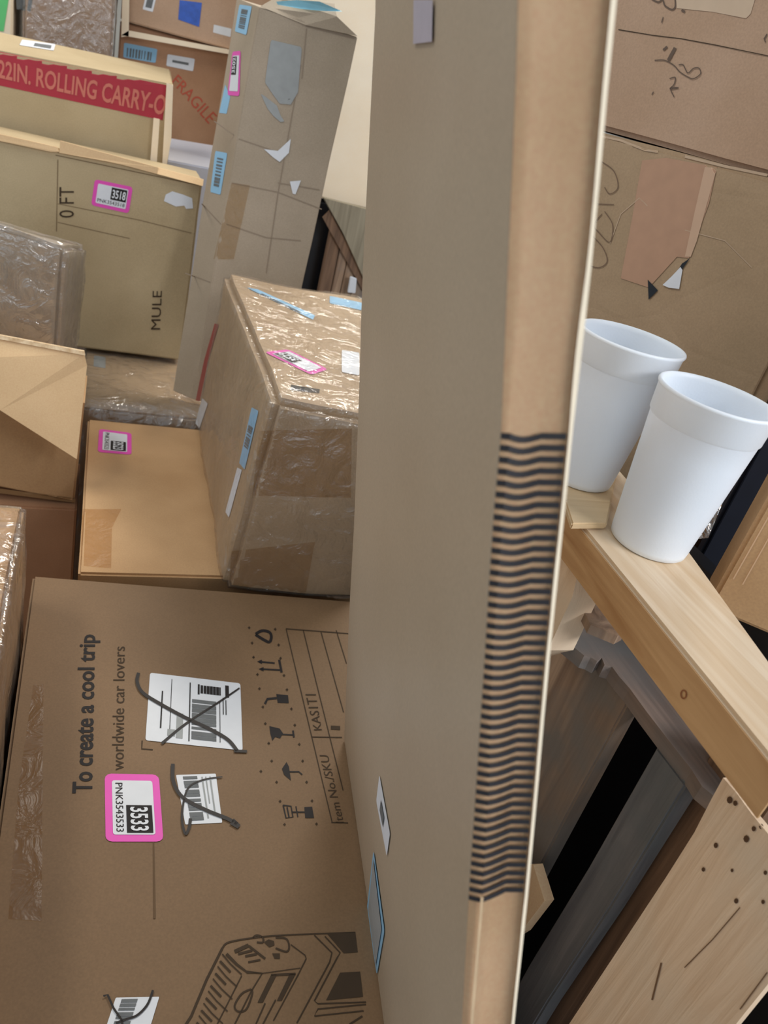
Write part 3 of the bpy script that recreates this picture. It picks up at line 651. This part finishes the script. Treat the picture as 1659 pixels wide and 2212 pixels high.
# keep right edge vertical in the world
c[1] = Vector((c[5].x, c[5].y, .6)); c[2] = Vector((c[6].x, c[6].y, .6)); c[0] = Vector((c[4].x, c[4].y, .6)); c[3] = Vector((c[7].x, c[7].y, .6))
Q1, Q1b, _ = carton('big_brown_carton', 'big brown carton behind the foam cups with a torn hole and taped patch', c, CB_WALL, bev=.006, cuts=8, amp=.002, s=6)
_r = (c[5]-c[4]).normalized(); _r.z = 0; _a = Vector((c[5].x, c[5].y, 0))+_r*.012-Qn*.04; _b = _a+_r*.5
_v = [_a, _b, _b-Qn*.2, _a-Qn*.2]
carton('corner_carton', 'brown carton glimpsed past the torn carton at the right frame edge', _v+[p+Vector((0, 0, 1.9)) for p in _v], CB_WARM, amp=.001)
c = qbox((1180, -700), (1960, -480), (1800, 417), (1180, 248), .3, -.002)
zq = Q1b  # rests on the lower carton
for i in range(4): pass
Q2, Q2b, _ = carton('upper_brown_carton', 'big brown carton with marker scribbles stacked above the torn carton at the upper right', c, CB_PINK, bev=.006, cuts=8, amp=.002, s=6, off=4)
Ink(Q2b, .0007).poly([(1460, -30), (1640, -30), (1622, 30), (1612, 40), (1540, 26), (1462, 18)]).done('pale_tape', flat('pale_paper', (208, 184, 158), .6, .3, .05), Q2)
tm = lambda x, y: (1250+x/4.056, y/4.056)
Ink(Q2b, .0008).stroke([tm(350, 260), tm(650, 310), tm(900, 340), tm(1200, 395), tm(1659, 490), tm(2000, 560)], 2).done('seam_line', INKF, Q2)
mkk = Ink(Q2b, .0012)
mkk.stroke([tm(*p) for p in curve([(670, 530), (760, 530), (840, 575), (890, 630), (960, 675), (1010, 690), (1070, 650), (1060, 600), (1010, 600), (960, 640), (920, 570), (880, 570)])], 2.2)
mkk.stroke([tm(*p) for p in curve([(800, 690), (850, 680), (840, 740), (805, 780), (880, 770), (810, 775), (840, 850)])], 2.2)
mkk.stroke([tm(*p) for p in curve([(640, -10), (700, 20), (740, 0), (760, 50), (820, 85), (850, 60), (850, 0)])], 3.2)
mkk.stroke([tm(645, 830), tm(660, 805)], 2).stroke([tm(905, 90), tm(935, 105)], 5).stroke([tm(730, 200), tm(745, 150)], 2).stroke([tm(790, 530), tm(850, 420)], 7).stroke([tm(745, 440), tm(780, 410)], 5)
mkk.stroke([tm(1640, 370), tm(1630, 340), tm(1655, 300)], 3)
mkk.done('marker_scribble', flat('faded_marker', (104, 88, 76), .6, .2), Q2)
rp = lambda x, y: (700+x/1.73, y/1.73)
Ink(Q1b, .0009).poly([rp(1190, 600), rp(1280, 590), rp(1470, 625), rp(1440, 760), rp(1365, 965), rp(1320, 960), rp(1215, 1075), rp(1110, 1040), rp(1150, 830)]).done('taped_patch', flat('reddish_patch', (190, 150, 122), .5, .4, .08), Q1)
Ink(Q1b, .0013).poly([rp(1425, 625), rp(1470, 628), rp(1395, 900), rp(1372, 960), rp(1350, 960), rp(1385, 800)]).done('clear_tape', flat('tape_strip', (206, 172, 144), .4, .4, .05), Q1)
Ink(Q1b, .0016).poly([rp(1300, 1050), rp(1340, 985), rp(1370, 965), rp(1345, 1000), rp(1325, 1040)]).poly([rp(1212, 1045), rp(1250, 1085), rp(1215, 1120)]).done('torn_hole', BLACK, Q1)
Ink(Q1b, .002).poly([rp(1268, 1065), rp(1300, 1035), rp(1335, 998), rp(1342, 1010), rp(1330, 1080), rp(1290, 1075)]).done('torn_paper', WHITE, Q1)
mkk = Ink(Q1b, .0012)
mkk.stroke([rp(*p) for p in curve([(1040, 605), (1085, 640), (1100, 700), (1070, 725), (1050, 700)])], 2).stroke([rp(1020, 762), rp(1085, 765)], 2)
mkk.stroke([rp(*p) for p in curve([(1050, 790), (1080, 840), (1070, 905), (1030, 870), (1010, 840), (1040, 800)])], 2).stroke([rp(*p) for p in curve([(990, 870), (1040, 920), (1060, 975), (1030, 1000), (985, 990)])], 2)
mkk.done('marker_scribble', flat('faded_marker2', (120, 98, 80), .6, .2), Q1)
_te = flat('pale_tape_edge', (204, 178, 150), .4, .4, .1)
for pts, w_ in (([rp(1040, 510), rp(1110, 525), rp(1200, 560), rp(1250, 568)], 5), ([rp(1350, 585), rp(1500, 622), rp(1659, 655)], 6), ([rp(1210, 770), rp(1180, 740), rp(1110, 800), rp(1070, 910)], 1.5), ([rp(1350, 860), rp(1500, 900), rp(1600, 1000)], 1.5)):
    Ink(Q1b, .001).stroke(pts, w_).done('tape_edge', _te, Q1)
def vbox(a, b, z0, z1, depth):
    d = (b-a); d.z = 0; n = Vector((d.y, -d.x, 0)).normalized()
    if n.dot(Vector(CAM)-a) < 0: n = -n
    p = [Vector((a.x, a.y, z0)), Vector((b.x, b.y, z0)), Vector((b.x, b.y, z0))-n*depth, Vector((a.x, a.y, z0))-n*depth]
    return p+[Vector((v.x, v.y, z1)) for v in p]
a = dp(1545, 1225, .84); b = dp(1660, 1265, .84); 
a2 = dp(1566, 1240, .70); b2 = dp(1900, 1330, .66)
a2s = dp(1660, 1055, .80)
SH = mk('shade_sheet', hexa_bm(vbox(dp(1505, 1215, .90), dp(1800, 1300, .90), .0, 1.62, .02), .004, 4, .004, 8), NAVYP)  # dark sheet added to stand for the shade between the cartons
tag(SH, 'added dark navy sheet filling the shaded gap behind the foam cups at the right frame edge', 'sheet')
R_, Rb, _ = carton('ridged_carton', 'brown carton with a ridged vertical edge behind the pale rail at the right frame edge', vbox(a2, b2, 1.302, 1.9, .06), CB_WARM, amp=.001)
Ink(Rb, .001).stroke([(1584, 1250), (1720, 1010)], 3).stroke([(1604, 1262), (1740, 1020)], 3).done('ridge_line', flat('pale_ridge', (214, 176, 138), .6, .3), R_)

# ================================================================== crate with the pale rail; foam cups
top = 1.35
rail = root('timber_crate', 'timber crate at the lower right, its pale pine top rail carrying two foam cups', 'crate', (.47, .45, 0))
pl = [oz(1213, 1082, top), oz(1700, 1681, top), oz(1700, 1478, top), oz(1480, 1176, top), oz(1335, 1010, top), oz(1240, 1010, top)]
top_rail = mk('top_rail', slab_bm(pl, (0, 0, 1), .038, .0025), PINE, rail, True); top_rail['label'] = 'pale pine top rail'
pf = [oz(1213, 1082, top), oz(1700, 1681, top)]
dd = (pf[1]-pf[0]).normalized(); nn = Vector((dd.y, -dd.x, 0)); nn = nn if nn.dot(Vector(CAM)-pf[0]) > 0 else -nn
bm = slab_bm([pf[0]+nn*.001-Vector((0, 0, .003)), pf[1]+nn*.001-Vector((0, 0, .003)), pf[1]+nn*.001-Vector((0, 0, .037)), pf[0]+nn*.001-Vector((0, 0, .042))], nn, .0015)
rail_side = mk('rail_side', bm, PINE_S, rail); rail_side['label'] = 'orange-brown side of the pine rail'
bm = slab_bm([oz(1215, 1066, top+.007), oz(1236, 1131, top+.007), oz(1312, 1131, top+.007), oz(1336, 1012, top+.007), oz(1240, 990, top+.007)], (0, 0, 1), .0065, .0015)
mk('corner_board', bm, wood('pale_board', (226, 200, 160), (206, 176, 134), 0, .55), rail)
def vslat(y0, y1, x, z0, z1, t, mat, name='slat'):
    return mk(name, hexa_bm(aab(x, x+t, min(y0, y1), max(y0, y1), z0, z1), .002, 6, .0025, 9, off=y0*10), mat, rail, True)
vslat(ox(1372, 1490, .50).y, ox(1190, 1440, .50).y+.06, .50, 0, 1.20, .02, OLDW)
vslat(ox(1432, 1590, .49).y, ox(1500, 1668, .49).y, .49, 0, 1.20, .02, GREYW)
vslat(ox(1500, 1668, .515).y-.002, ox(1620, 1800, .515).y, .515, 0, 1.25, .02, DARKW)
mk('shade_lining', hexa_bm(aab(.60, .62, .05, 1.0, 0, 1.30), 0, 0, 0), BLACK, rail)  # black panel added for the dark seen between the slats
mk('shade_floor', hexa_bm(aab(.50, .60, .05, 1.0, .02, .04), 0, 0, 0), BLACK, rail)  # black floor added for the same dark below
# jagged grey rail
zu = 1.215
up1 = [(1190, 1285), (1213, 1299), (1276, 1352), (1330, 1368), (1362, 1395), (1420, 1470), (1500, 1575), (1564, 1668), (1590, 1700)]
lo1 = [(1575, 1735), (1545, 1722), (1516, 1698), (1495, 1664), (1445, 1600), (1395, 1535), (1360, 1487), (1338, 1462), (1322, 1440), (1306, 1436), (1300, 1421), (1290, 1428), (1276, 1420), (1262, 1416), (1232, 1392), (1204, 1369), (1180, 1355)]
mk('jagged_rail', slab_bm([oz(x, y, zu) for x, y in up1+lo1], (0, 0, 1), .016), RAILW, rail)['label'] = 'grey weathered rail with a splintered edge'
mk('inner_rail', slab_bm([oz(x, y, 1.26) for x, y in ((1232, 1262), (1256, 1250), (1350, 1366), (1334, 1374), (1276, 1350))], (0, 0, 1), .01), OLDW, rail)
pc_ = [(1206, 1180), (1250, 1230), (1236, 1290), (1183, 1405), (1130, 1420)]
mk('corner_post', slab_bm([ox(x, y, .432) for x, y in pc_], (-1, 0, 0), .03), CHIP, rail)
mk('broken_slat', slab_bm([ox(x, y, .47) for x, y in ((1090, 1870), (1152, 1868), (1176, 1946), (1126, 2012), (1080, 2040))], (-1, 0, 0), .012), CB_SIDE, rail)
# wide chipped board with holes
pw = [(1562, 1680), (1590, 1712), (1625, 1760), (1700, 1850), (1700, 2075), (1590, 2212), (1500, 2330), (1150, 2330), (1232, 2208), (1300, 2105), (1372, 1996), (1440, 1893), (1500, 1798), (1540, 1720)]
W_ = mk('chipped_board', slab_bm([ox(x, y, .455) for x, y in pw], (-1, 0, 0), .006), CHIP, rail); W_['label'] = 'pale chipped board with nail holes'
hl = Ink(W_, .0008)
for x, y, r in ((1548, 1826, 6), (1521, 1878, 5), (1583, 1880, 4), (1592, 1946, 6), (1650, 1948, 5), (1614, 1812, 8), (1630, 1790, 6), (1655, 1885, 5), (1578, 1728, 8), (1590, 1735, 6), (1646, 1785, 6)):
    hl.poly([(x+r*.8*math.cos(k*math.pi/4), y+r*math.sin(k*math.pi/4)) for k in range(8)])
hl.done('nail_hole', flat('hole_brown', (98, 74, 56), .8, .1), W_)
Ink(W_, .0007).stroke([(1600, 1960), (1540, 2030), (1480, 2090)], 2.5).stroke([(1659, 2100), (1600, 2180)], 3).stroke([(1430, 2080), (1410, 2160)], 4).done('crack', flat('crack_brown', (128, 100, 76), .8, .1), W_)
kn = Ink(rail_side, .0006)
kn.stroke([(1478+6*math.cos(a*.5), 1500+9*math.sin(a*.5)) for a in range(14)], 3).done('knot', flat('knot_brown', (150, 96, 62), .6, .3), rail)
# plastic scrap behind the front cup
bm = bmesh.new(); rr = random.Random(7); g = []
for i in range(9):
    row = []
    for j in range(6):
        u = i/8; v = j/5; x = 1486+v*44+u*62*(1-v*.3); y = 1166-u*105+v*-4
        p = oz(1500, 1160, top)*0+dp(x, y, .755+.012*rr.random()); row.append(bm.verts.new(p))
    g.append(row)
for i in range(8):
    for j in range(5): bm.faces.new((g[i][j], g[i+1][j], g[i+1][j+1], g[i][j+1]))
tag(mk('plastic_scrap', bm, SCRAP, None, True, 180), 'crumpled clear plastic scrap poking up behind the front foam cup', 'plastic scrap')
def cup(loc, label, s=1.0, rz=0):
    prof = [(r_, z_*.965) for r_, z_ in [(0, .0018), (.030, .0018), (.0325, .0), (.0345, .0015), (.0352, .006), (.0395, .052), (.0438, .100), (.0458, .1215), (.0462, .1225), (.0472, .1238), (.0486, .146), (.0497, .1478), (.0500, .1492), (.0494, .1505), (.0480, .1508), (.0468, .1498), (.0462, .146), (.0445, .123), (.0390, .062), (.0335, .008), (.031, .006), (0, .006)]]
    bm = bmesh.new(); K = 72; rings = []
    for r, z in prof:
        if r == 0: rings.append([bm.verts.new((0, 0, z*s))]); continue
        rings.append([bm.verts.new((r*s*math.cos(2*math.pi*k/K), r*s*math.sin(2*math.pi*k/K), z*s)) for k in range(K)])
    for a, b in zip(rings, rings[1:]):
        for k in range(K):
            j = (k+1) % K
            if len(a) == 1: bm.faces.new((a[0], b[j], b[k]))
            elif len(b) == 1: bm.faces.new((a[k], a[j], b[0]))
            else: bm.faces.new((a[k], a[j], b[j], b[k]))
    bmesh.ops.recalc_face_normals(bm, faces=bm.faces[:])
    bm.transform(Matrix.Translation(loc)); o = mk('foam_cup', bm, FOAM, None, True, 60)
    return tag(o, label, 'cup')
p = oz(1398, 1172, top); cup((p.x, p.y, top+.0004), 'white foam cup in front, standing nearer the right on the pine rail')
p = oz(1245, 1028, top+.0074); cup((p.x, p.y, top+.0074), 'white foam cup behind, half hidden by the striped tall carton edge')
